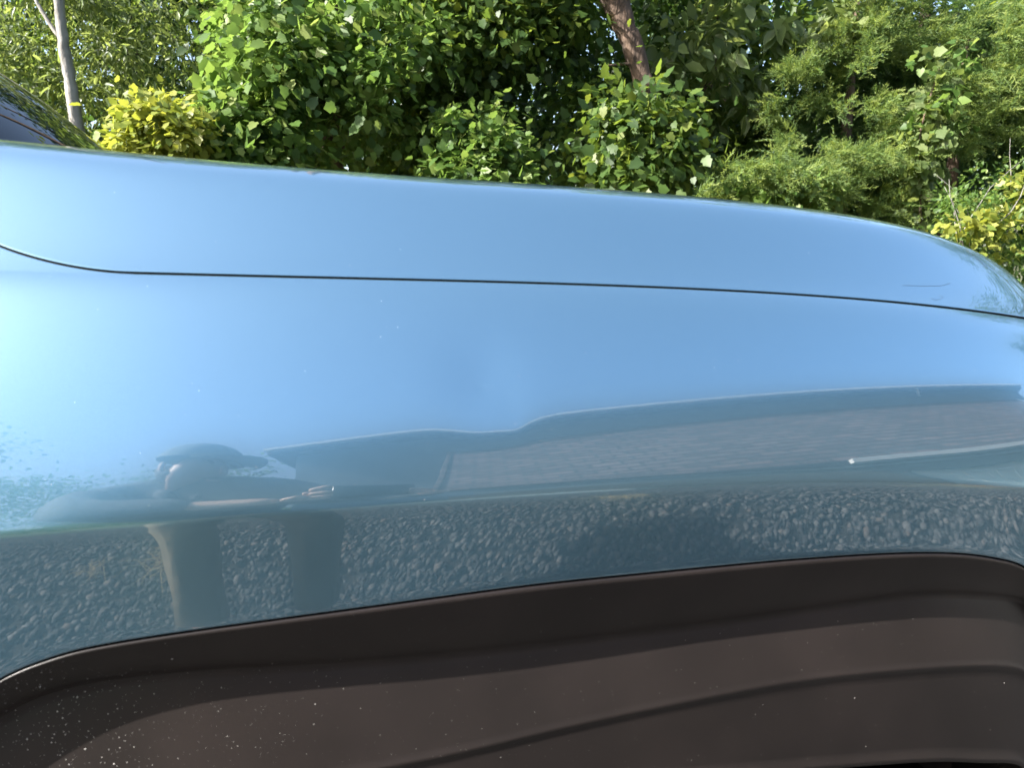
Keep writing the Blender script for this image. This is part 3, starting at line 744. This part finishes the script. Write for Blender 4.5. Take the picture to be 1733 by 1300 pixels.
spread(t, 'long', 'green', [(-160, -30, 380, 230, 7.6, 9.0)], 50, .38, 110, .085, .5, .5)
t.done()
# 2 yellow-green bush
t = Plant('yellow_bush', 'small bright yellow-green bush beside the windshield', 'bush', None, W(258, 235, 5.2)); t.root.location.z = 0
spread(t, 'maple', 'yellow', [(190, 205, 330, 250, 5.0, 5.5), (225, 185, 320, 225, 5.0, 5.5), (180, 235, 340, 320, 5.0, 5.5)], 34, .15, 60, .072, .3, .8)
t.trunk([Vector((t.root.location.x, 5.2, 0)), Vector((t.root.location.x, 5.2, 1.2))], [.03, .015]); t.done(150)
# 3 tall bright maple, left of centre
t = Plant('bright_maple', 'tall bright green maple with sunlit leaves left of centre', 'tree', 'trees behind the car', W(560, 260, 6.8)); t.root.location.z = 0
bx = t.root.location.x
t.trunk([(bx, 6.8, 0), (bx - .05, 6.8, 1.4), (bx + .08, 6.85, 2.8), (bx - .05, 6.8, 4.6), (bx, 6.8, 6.2)], [.14, .12, .10, .06, .02])
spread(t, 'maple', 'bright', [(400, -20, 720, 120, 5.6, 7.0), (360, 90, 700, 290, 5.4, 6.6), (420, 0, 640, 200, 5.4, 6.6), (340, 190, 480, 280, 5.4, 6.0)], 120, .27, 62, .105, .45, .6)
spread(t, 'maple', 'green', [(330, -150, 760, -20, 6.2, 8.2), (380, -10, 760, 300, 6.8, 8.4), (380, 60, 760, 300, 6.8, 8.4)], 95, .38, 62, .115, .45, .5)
t.done(240)
# 4 dark maple with the thick trunk, centre
t = Plant('dark_maple', 'dark maple with a thick brown slanting trunk right of centre', 'tree', 'trees behind the car', W(1110, 215, 5.9)); t.root.location.z = 0
b0 = W(1112, 230, 5.9)
t.trunk([Vector((b0.x + .12, 5.9, 0)), Vector((b0.x + .06, 5.9, 1.2)), W(1104, 190, 5.9), W(1085, 120, 5.9), W(1066, 60, 5.9), W(1040, 0, 5.9), W(1010, -60, 5.95), W(985, -200, 5.95), W(980, -420, 5.95)], [.16, .13, .085, .080, .085, .095, .095, .07, .03])
t.trunk([W(1090, 115, 5.9), W(1060, 105, 5.9), W(1020, 112, 5.9)], [.018, .012, .005], None, 'branch')
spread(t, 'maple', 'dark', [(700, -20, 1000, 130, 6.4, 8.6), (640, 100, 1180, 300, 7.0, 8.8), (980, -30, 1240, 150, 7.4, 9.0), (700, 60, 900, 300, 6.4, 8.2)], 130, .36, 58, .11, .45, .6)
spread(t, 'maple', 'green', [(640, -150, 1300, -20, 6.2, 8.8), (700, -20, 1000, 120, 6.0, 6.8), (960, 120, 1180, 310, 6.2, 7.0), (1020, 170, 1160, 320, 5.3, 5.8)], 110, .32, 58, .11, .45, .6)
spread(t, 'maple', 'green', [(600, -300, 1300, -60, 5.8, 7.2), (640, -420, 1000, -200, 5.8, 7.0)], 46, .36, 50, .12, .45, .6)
t.done(120)
# 5 low maple sapling in front of it
t = Plant('maple_sapling', 'low leafy maple sapling with lit top just above the hood centre', 'bush', None, W(780, 290, 5.4)); t.root.location.z = 0
bx = t.root.location.x
t.trunk([(bx, 5.4, 0), (bx + .03, 5.4, 1.0), (bx, 5.4, 1.9)], [.035, .028, .01])
spread(t, 'maple', 'bright', [(735, 195, 840, 300, 5.1, 5.7), (720, 240, 880, 330, 5.1, 5.8), (800, 270, 900, 340, 5.1, 5.7)], 32, .19, 62, .088, .4, .8)
t.done(160)
# 6 big pale-leaved hickory
t = Plant('hickory_tree', 'tree with large drooping pale green leaves right of the slanting trunk', 'tree', 'trees behind the car', W(1200, 200, 6.6)); t.root.location.z = 0
bx = t.root.location.x
t.trunk([(bx + .2, 6.9, 0), (bx + .15, 6.9, 1.8), (bx + .1, 6.8, 3.4), (bx, 6.7, 5.4)], [.10, .085, .06, .02])
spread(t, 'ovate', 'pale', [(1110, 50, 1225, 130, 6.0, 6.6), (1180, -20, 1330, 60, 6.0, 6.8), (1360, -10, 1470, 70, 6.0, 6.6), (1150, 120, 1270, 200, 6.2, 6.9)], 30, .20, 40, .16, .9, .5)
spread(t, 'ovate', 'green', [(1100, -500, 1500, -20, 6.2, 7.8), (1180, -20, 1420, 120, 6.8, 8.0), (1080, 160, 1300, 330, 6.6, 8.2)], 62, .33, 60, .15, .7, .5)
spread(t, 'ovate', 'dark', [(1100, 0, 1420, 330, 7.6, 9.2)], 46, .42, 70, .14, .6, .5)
t.done()
# 7 cedars
def cedar(u, v, y, boxes, n, label, size=.22, m='cedar', extra=None):
    t = Plant('cedar_tree', label, 'tree', 'cedars behind the hood', W(u, v, y)); t.root.location.z = 0
    bx = t.root.location.x; topz = max(W(q[0], q[1], q[4]).z for q in boxes)
    t.trunk([(bx, y + .25, 0), (bx + .04, y + .25, topz * .5), (bx, y + .2, topz)], [.09, .06, .015])
    for k in range(n):
        u0, v0, u1, v1, y0, y1 = boxes[k % len(boxes)]
        yy = random.uniform(y0, y1); c = W(random.uniform(u0, u1), random.uniform(v0, v1), yy)
        if c.z < .2: continue
        # a bough: an arching run of sprays hanging outwards
        out = Vector((c.x - bx, c.y - (y + .35), .0)); out = (out.normalized() if out.length > .05 else Vector((0, -1, 0))) + Vector((random.uniform(-.5, .5), random.uniform(-.7, .1), random.uniform(-.1, .5)))
        out.normalize(); L = random.uniform(.22, .46); npts = 34
        tt = rng.random(npts) ** .8
        base = np.array(c)[None] + np.array(out)[None] * (tt * L)[:, None] + np.array([[0, 0, 1]]) * ((tt * .22 - tt ** 2 * .34) * L)[:, None]
        base += rng.normal(0, .035, (npts, 3))
        D = unit(np.array(out)[None] * .8 + rng.normal(0, .45, (npts, 3)) + np.array([[0, 0, -.15]]))
        N = unit(rng.normal(0, .5, (npts, 3)) + np.array([[0, 0, .8]]))
        t.L.setdefault(('spray', m), []).append((base, D, N, size * rng.uniform(.5, 1.15, npts) * .80))
    spread(t, 'spray', 'dark', [(q[0] + 20, q[1] + 25, q[2] - 20, q[3], q[4] + .6, q[5] + 1.1) for q in boxes], n, .24, 60, .17, .4, .4)  # back sprays in darker green: the crown's inner shade put into leaf colour
    return t.done()
cedar(1460, 200, 6.0, [(1330, 60, 1500, 200, 5.6, 6.4), (1300, 180, 1520, 330, 5.5, 6.3), (1400, 230, 1560, 380, 5.3, 6.0), (1420, -30, 1560, 130, 5.9, 6.6)], 120, 'large dark cedar with feathery drooping sprays right of centre')
cedar(1300, 320, 5.4, [(1190, 290, 1330, 345, 5.1, 5.6), (1290, 270, 1400, 350, 5.1, 5.6)], 40, 'low cedar with yellowish tips just above the hood')
cedar(1660, 130, 5.8, [(1580, 20, 1740, 180, 5.5, 6.2), (1560, 120, 1700, 260, 5.4, 6.0), (1700, 40, 1900, 260, 5.4, 6.3)], 84, 'pale feathery cedar near the right end of the row', .24)
# 8 vine of lobed leaves hanging in front of the cedar
t = Plant('climbing_vine', 'climbing vine with pale lobed leaves hanging down over the cedar', 'vine', None, W(1560, 300, 5.1)); t.root.location.z = 0
vp = [W(1560, 420, 5.1), W(1556, 360, 5.1), W(1562, 300, 5.1), W(1550, 240, 5.1), W(1572, 170, 5.15), W(1592, 110, 5.2)]
t.trunk([Vector((vp[0].x, 5.1, 0))] + vp, [.010, .009, .009, .008, .007, .006, .004], M_bark, 'stem')
for q in vp[1:]:
    t.bough('maple', 'pale', q, (.13, .10, .15), 22, .115, .7, .3)
spread(t, 'maple', 'pale', [(1535, 170, 1600, 350, 5.0, 5.3)], 16, .10, 11, .12, .7, .3)
spread(t, 'heart', 'bright', [(1530, 80, 1660, 250, 5.0, 5.4)], 12, .10, 12, .095, .5, .4)
t.done(150)
# 9 right-hand shrub with bare twigs
t = Plant('twiggy_shrub', 'yellowish shrub with bare grey twigs at the right end of the hood', 'bush', None, W(1680, 380, 4.6)); t.root.location.z = 0
spread(t, 'ovate', 'bright', [(1600, 300, 1700, 450, 4.4, 4.9), (1680, 280, 1800, 480, 4.3, 5.0), (1590, 350, 1650, 420, 4.4, 4.8)], 50, .16, 40, .062, .4, .6)
spread(t, 'maple', 'yellow', [(1690, 300, 1780, 400, 4.4, 4.8), (1610, 330, 1720, 440, 4.1, 4.4)], 22, .11, 16, .08, .4, .6)
r3 = random.Random(11)
for k in range(13):
    u0, v0 = r3.uniform(1610, 1770), r3.uniform(400, 470); u1, v1 = u0 + r3.uniform(-60, 120), v0 - r3.uniform(60, 190); y = r3.uniform(4.3, 4.7); bend = r3.uniform(-30, 30)
    pts = [W(u0 + (u1 - u0) * s_ + bend * math.sin(s_ * 3.1) + r3.uniform(-3, 3), v0 + (v1 - v0) * (s_ ** .8), y + .1 * s_) for s_ in (0, .2, .4, .6, .8, 1)]
    b = MB(); b.tube(pts, [.0045, .004, .003, .0024, .0016, .001], 6); b.build('branch', M_bark2, t.root, True)
t.done()
# 10 heart-leaved tree top right
t = Plant('heart_leaf_tree', 'dark tree with round heart-shaped leaves in the top right corner', 'tree', 'trees behind the car', W(1600, 0, 7.0)); t.root.location.z = 0
bx = t.root.location.x
t.trunk([(bx, 7.3, 0), (bx + .05, 7.3, 2.0), (bx - .05, 7.2, 3.6), (bx, 7.2, 5.2)], [.11, .09, .06, .02])
spread(t, 'heart', 'dark', [(1440, 40, 1560, 160, 6.6, 7.8), (1560, -20, 1740, 110, 6.8, 8.0), (1440, 120, 1640, 380, 6.9, 8.0), (1600, 180, 1760, 420, 6.4, 7.4)], 62, .28, 56, .105, .5, .5)
spread(t, 'heart', 'green', [(1380, -520, 1900, -40, 6.4, 8.4), (1640, 20, 1760, 90, 6.4, 7.0)], 44, .32, 56, .105, .5, .5)
t.done()
# 11 pale scrub under the cedars
t = Plant('pale_scrub', 'low pale green scrub glowing between the cedars above the hood', 'bush', None, W(1350, 320, 5.0)); t.root.location.z = 0
spread(t, 'heart', 'bright', [(1310, 305, 1400, 350, 4.9, 5.3), (1220, 320, 1330, 360, 4.9, 5.3)], 20, .13, 40, .075, .4, .7)
t.done(100)
# 12 rear trees that close the view
for k, (u, y, hh, lab) in enumerate(((-120, 10.5, 1.6, 'tall dark tree rising behind the slender pale trunk'), (240, 11, 1.6, 'dark tree standing behind the yellow bush'), (520, 11.5, 1.25, 'dark tree standing behind the bright maple'), (860, 12, .95, 'dark loose tree with sky showing through, behind the centre of the hood'), (1240, 11, 1.0, 'dark tree standing behind the large pale leaves'), (1560, 10.5, .62, 'low dark tree standing behind the vine'), (1900, 11, .6, 'dark tree beyond the right end of the hood'))):
    t = Plant('rear_tree', lab, 'tree', 'darker trees further back', W(u, 200, y)); t.root.location.z = 0
    bx = t.root.location.x
    t.trunk([(bx, y, 0), (bx + .1, y, 2.2), (bx - .1, y, 4.2), (bx, y, 6.5 * hh)], [.2, .17, .12, .04])
    zt = 5.4 * hh
    N_ = (210, 210, 160, 140, 80, 90, 70)[k]
    for j in range(N_):
        z = random.uniform(.5, zt); wdt = 2.6 * (1 - (z / zt) ** 2 * .6)
        c = Vector((bx + random.uniform(-wdt, wdt), y + random.uniform(-.9, 1.3), z)); r = .5 * random.uniform(.7, 1.3)
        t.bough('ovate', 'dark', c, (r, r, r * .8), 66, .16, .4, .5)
    t.done()
# trees behind the viewer, to the left of the house: they only show in the paint
for k, (x, y, hh, lab) in enumerate(((-4.6, -7.0, 5.6, 'broad tree behind the photographer, reflected left of the person'), (-8.5, -5.5, 6.2, 'tall tree far left behind the photographer, reflected at the edge of the fender'), (-2.4, -9.5, 6.0, 'tree standing close to the left end of the house'), (10.2, 4.2, 6.5, 'broad tree ahead of the car, mirrored in the hood corner'), (8.6, 5.2, 6.0, 'dense tree ahead of the car at the end of the cedars'), (11.5, 1.2, 5.5, 'lower tree ahead of the car beside the house'))):
    t = Plant('leafy_tree', lab, 'tree', 'trees left of the house' if x < 0 else 'trees ahead of the car', (x, y, 0))
    t.trunk([(x, y, 0), (x + .1, y, 1.8), (x, y, hh * .8)], [.16, .13, .04])
    for j in range(95):
        z = random.uniform(.6, hh); wdt = 2.3 * (1 - (z / hh) ** 2 * .55)
        c = Vector((x + random.uniform(-wdt, wdt), y + random.uniform(-1.3, 1.3), z)); r = .45 * random.uniform(.7, 1.3)
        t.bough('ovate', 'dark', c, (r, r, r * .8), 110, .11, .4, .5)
    t.done()
# a far ring of woods so that the land does not end at a bare horizon
a = rng.uniform(0, 2 * np.pi, 26000); rr = rng.uniform(46, 62, 26000); zz = rng.random(26000) ** .8 * (10 + 2.2 * np.sin(a * 9) + 1.3 * np.sin(a * 23 + 1))
P = np.stack([rr * np.cos(a), rr * np.sin(a), zz], -1)
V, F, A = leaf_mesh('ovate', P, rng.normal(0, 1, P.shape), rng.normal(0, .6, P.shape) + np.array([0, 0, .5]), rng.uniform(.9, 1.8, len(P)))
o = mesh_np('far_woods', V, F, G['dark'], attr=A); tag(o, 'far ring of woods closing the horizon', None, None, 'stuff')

# ------------------------------------------------------------------ the person taking the picture (seen in the paint)
M_skin = noisy('skin', (.48, .29, .21), (.56, .35, .26), 18, .55)
M_shirt = noisy('blue_grey_shirt', (.055, .066, .082), (.11, .125, .15), 10, .9, .5, 14, dist=.02)
M_khaki = noisy('khaki_cloth', (.18, .15, .105), (.27, .225, .16), 8, .9, .6, 11, dist=.03)
M_cap = noisy('grey_green_cap', (.11, .125, .12), (.15, .165, .155), 20, .9)
M_hairp = mat('brown_hair', (.05, .035, .025), rough=.7)[0]
M_shoe = mat('shoe_leather', (.05, .04, .035), rough=.6)[0]
M_phone = mat('phone_case', (.012, .014, .018), rough=.3)[0]
M_screen = mat('phone_glass', (.01, .01, .012), rough=.05)[0]
def skin_arrays(verts, edges, radii, sub=2):
    me = bpy.data.meshes.new('skin_tmp'); me.from_pydata([tuple(v) for v in verts], edges, []); me.update()
    o = bpy.data.objects.new('skin_tmp', me); C.objects.link(o)
    m = o.modifiers.new('s', 'SKIN'); m.use_smooth_shade = True
    sk = me.skin_vertices[0].data if me.skin_vertices else None
    if sk is None:
        bpy.context.view_layer.objects.active = o; me.attributes; sk = me.skin_vertices.new().data
    for i, r in enumerate(radii):
        sk[i].radius = r if hasattr(r, '__len__') else (r, r); sk[i].use_root = (i == 0)
    s = o.modifiers.new('u', 'SUBSURF'); s.levels = sub; s.render_levels = sub
    dg = bpy.context.evaluated_depsgraph_get(); dg.update()
    ev = o.evaluated_get(dg).to_mesh()
    V = [tuple(v.co) for v in ev.vertices]; F = [tuple(p.vertices) for p in ev.polygons]
    o.evaluated_get(dg).to_mesh_clear(); bpy.data.objects.remove(o); bpy.data.meshes.remove(me)
    return V, F
who = empty('person', (-.30, -.62, 0), 'person in cap and khaki trousers bending to photograph the fender, seen mirrored in the paint', 'person')
rv, uv, fv = [Vector(CAMM.col[i]) for i in range(3)]; fv = -fv; LENS = Vector((0, 0, ZC))
def ph(a, b_, c): return LENS + rv * a + uv * b_ + fv * c
hips = Vector((-.30, -.70, .95)); sp = Vector((-.33, -.62, 1.13)); ch = Vector((-.35, -.49, 1.36)); nk = Vector((-.345, -.40, 1.49)); hd = Vector((-.335, -.345, 1.565))
face = Vector((.72, .62, -.30)).normalized()
sL, sR = Vector((-.575, -.44, 1.47)), Vector((-.17, -.36, 1.45)); eL, eR = Vector((-.50, -.17, 1.33)), Vector((.10, -.29, 1.22))
wL, wR = ph(-.100, .000, -.055), ph(.20, .00, -.055)
hl, hr_ = Vector((-.39, -.68, .90)), Vector((-.20, -.69, .90)); kL, kR = Vector((-.40, -.55, .50)), Vector((-.09, -.55, .50)); aL, aR = Vector((-.385, -.60, .09)), Vector((-.06, -.60, .09))
tL, tR = aL + Vector((.0, .15, -.055)), aR + Vector((.02, .15, -.055))
Vb = [hips, sp, ch, nk, hd, hd + Vector((0, 0, .06)), hd + face * .035 + Vector((0, 0, -.03)), sL, eL, wL, sR, eR, wR, hl, kL, aL, tL, hr_, kR, aR, tR]
Eb = [(0, 1), (1, 2), (2, 3), (3, 4), (4, 5), (4, 6), (2, 7), (7, 8), (8, 9), (2, 10), (10, 11), (11, 12), (0, 13), (13, 14), (14, 15), (15, 16), (0, 17), (17, 18), (18, 19), (19, 20)]
Rb = [(.13, .10), (.125, .095), (.135, .10), .055, .088, .070, .062, .055, .040, .028, .055, .040, .028, .085, .056, .040, .035, .085, .056, .040, .035]
b = MB(); b.add(*skin_arrays(Vb, Eb, Rb))
def finger(pts, r):
    n = len(pts); b.add(*skin_arrays(pts, [(i, i + 1) for i in range(n - 1)], [r * (1 - .3 * i / (n - 1)) for i in range(n)], 1))
# palms, then four fingers and a thumb each
b.add(*skin_arrays([wL, ph(-.072, .008, -.034), ph(-.054, .014, -.020)], [(0, 1), (1, 2)], [(.026, .018), (.038, .015), (.036, .012)], 2))
for k, l in enumerate((.9, 1.05, 1., .8)):
    z = .046 - .0175 * k
    finger([ph(-.060, z * .8 + .003, -.020), ph(-.042, z, -.004), ph(-.034, z + .001, .0052), ph(-.034 + .013 * l, z + .002, .0062)], .0082)
finger([ph(-.070, .030, -.036), ph(-.050, .034, -.033), ph(-.028, .030, -.025), ph(-.012, .028, -.022)], .0098)
b.add(*skin_arrays([wR, ph(.180, -.020, -.034), ph(.163, -.006, -.020)], [(0, 1), (1, 2)], [(.026, .018), (.038, .015), (.036, .012)], 2))
for k, l in enumerate((1., 1.08, 1., .85)):
    z = .026 - .0185 * k
    finger([ph(.170, z * .8, -.020), ph(.152, z, -.004), ph(.144, z + .001, .0055), ph(.144 - .030 * l, z + .002, .0060)], .0085)
finger([ph(.178, .018, -.034), ph(.158, .020, -.032), ph(.138, .018, -.024), ph(.122, .016, -.021)], .0098)
# nose, ears
sd = face.cross(Vector((0, 0, 1))).normalized(); fu = sd.cross(face)
b.add(*skin_arrays([hd + face * .088 + fu * .015, hd + face * .104 - fu * .012, hd + face * .094 - fu * .022], [(0, 1), (1, 2)], [.007, .010, .007], 1))
for s_ in (-1, 1):
    b.add(*skin_arrays([hd + sd * s_ * .083 + fu * .018 - face * .01, hd + sd * s_ * .084 - face * .014, hd + sd * s_ * .081 - fu * .022 - face * .006], [(0, 1), (1, 2)], [.007, .008, .006], 1))
body = b.build('body', M_skin, who, True)
M_eye = mat('eye_dark', (.03, .025, .02), rough=.2)[0]; M_lip = mat('lip', (.36, .16, .14), rough=.5)[0]
for s_ in (-1, 1):
    b = MB(); c = hd + face * .084 + sd * s_ * .032 + fu * .022; b.tube([c - sd * .009, c + face * .004, c + sd * .009], [.003, .006, .003], 6); b.build('eye', M_eye, who, True)
b = MB(); c = hd + face * .086 - fu * .046; b.tube([c - sd * .022, c + face * .005, c + sd * .022], [.003, .006, .003], 6); b.build('mouth', M_lip, who, True)
b = MB(); b.add(*skin_arrays([hd - face * .022 + fu * .012, hd - face * .045 - fu * .03, hd - face * .05 - fu * .06], [(0, 1), (1, 2)], [.094, .072, .045], 2)); b.build('hair', M_hairp, who, True)
# shirt: torso with loose sleeves to the elbow; hem over the hips
mL, mR = sL.lerp(eL, .72), sR.lerp(eR, .72)
b = MB(); b.add(*skin_arrays([hips + Vector((0, 0, -.06)), hips + Vector((0, 0, .06)), sp, ch, nk + Vector((0, -.03, -.03)), sL, mL, eL, eL.lerp(wL, .62), sR, mR, eR, eR.lerp(wR, .85)],
    [(0, 1), (1, 2), (2, 3), (3, 4), (3, 5), (5, 6), (6, 7), (7, 8), (3, 9), (9, 10), (10, 11), (11, 12)], [(.19, .14), (.18, .13), (.165, .125), (.185, .13), .085, .105, .088, .066, .048, .098, .080, .062, .048]))
b.V = [tuple(Vector(v) * (1) + Vector((.9, .3, .2)) * (.008 * (1 - abs(math.sin(16 * v[0] + 21 * v[2] + 9 * v[1]))) + .006 * math.sin(33 * v[1] - 27 * v[2]))) for v in b.V]
b.build('shirt', M_shirt, who, True)
b = MB()
for s_ in (-1, 1):
    b.tube([nk + Vector((s_ * .07, -.03, .0)), nk + Vector((s_ * .055, .05, -.015)), nk + Vector((s_ * .02, .085, -.06))], [.022, .024, .012], 8)
b.build('collar', M_shirt, who, True)
hem = .105
b = MB(); b.add(*skin_arrays([hips + Vector((0, 0, .03)), hl, hl.lerp(kL, .5), kL, kL.lerp(aL, .45), aL + Vector((0, 0, .03)), hr_, hr_.lerp(kR, .5), kR, kR.lerp(aR, .45), aR + Vector((0, 0, .03))],
    [(0, 1), (1, 2), (2, 3), (3, 4), (4, 5), (0, 6), (6, 7), (7, 8), (8, 9), (9, 10)], [(.17, .13), .115, .098, .074, .068, .062, .115, .098, .074, .068, .062]))
def fold(v):
    x, y, z = v; an = math.atan2(y + .58, x - (-.39 if x < -.24 else -.08)); w_ = .011 * (1 - abs(math.sin(2 * an + 7 * z))) + .010 * (1 - abs(math.sin(3 * an - 11 * z + 1))) * max(0, math.sin(9 * z + 1)) + .005 * math.sin(7 * an - 13 * z)
    c = Vector((-.39 if x < -.24 else -.08, -.58, z)); d = (Vector(v) - c); d.z = 0; d.normalize(); return tuple(Vector(v) + d * w_)
b.V = [fold(v) for v in b.V]
b.build('trousers', M_khaki, who, True)
for a_, t_ in ((aL, tL), (aR, tR)):
    b = MB(); b.add(*skin_arrays([a_ + Vector((0, -.06, -.045)), a_ + Vector((0, .03, -.03)), t_ + Vector((0, .03, 0))], [(0, 1), (1, 2)], [(.045, .042), (.05, .05), (.045, .035)])); b.build('shoe', M_shoe, who, True)
# cap with a long brim
V = []; F = []; n = 24
for j in range(8):
    t = j / 7 * math.pi / 2
    for k in range(n):
        q = 2 * math.pi * k / n
        V.append(hd + (face * math.cos(q) * .106 + sd * math.sin(q) * .096) * math.cos(t) * (1 if j else 1.02) + fu * (.036 + math.sin(t) * .078))
for j in range(7):
    for k in range(n): F.append((j * n + k, j * n + (k + 1) % n, j * n + n + (k + 1) % n, j * n + n + k))
b = MB(); b.add(V, F)
V = []; m_ = 13
for lay in (0, .004):
    for i in range(5):
        for k in range(m_):
            q = (k / (m_ - 1) - .5) * 1.9; r_ = .096 + i / 4 * .115 * max(.25, math.cos(q))
            V.append(hd + face * math.cos(q) * r_ + sd * math.sin(q) * (.096 + .004 * i) + fu * (.040 - lay - .006 * (i / 4) ** 2 - .006 * abs(q) * i / 4))
g_ = grid_faces(5, m_); F = [tuple(x) for x in g_] + [tuple(x[::-1] + 5 * m_) for x in g_]
V2 = len(V); b.add(V, F); b.build('cap', M_cap, who, True)
# phone in its dark case
pt = empty('phone', ph(.055, .016, -.012), 'dark cased phone held level in both hands by the photographer', 'phone')
rot = Matrix((rv, uv, -fv)).transposed()
def slab(x0, y0, z0, x1, y1, z1, bev):
    b = MB(); b.box(x0, y0, z0, x1, y1, z1, bev=bev); b.V = [tuple(LENS + rot @ Vector(v)) for v in b.V]; return b
slab(-.021, -.021, .0055, .131, .053, .0150, .0035).build('case', M_phone, pt, True)
slab(-.017, -.017, .0148, .127, .049, .0158, .0004).build('screen', M_screen, pt)
b = slab(-.012, -.012, .0030, .030, .030, .0060, .001); b.build('lens_bump', M_phone, pt, True)
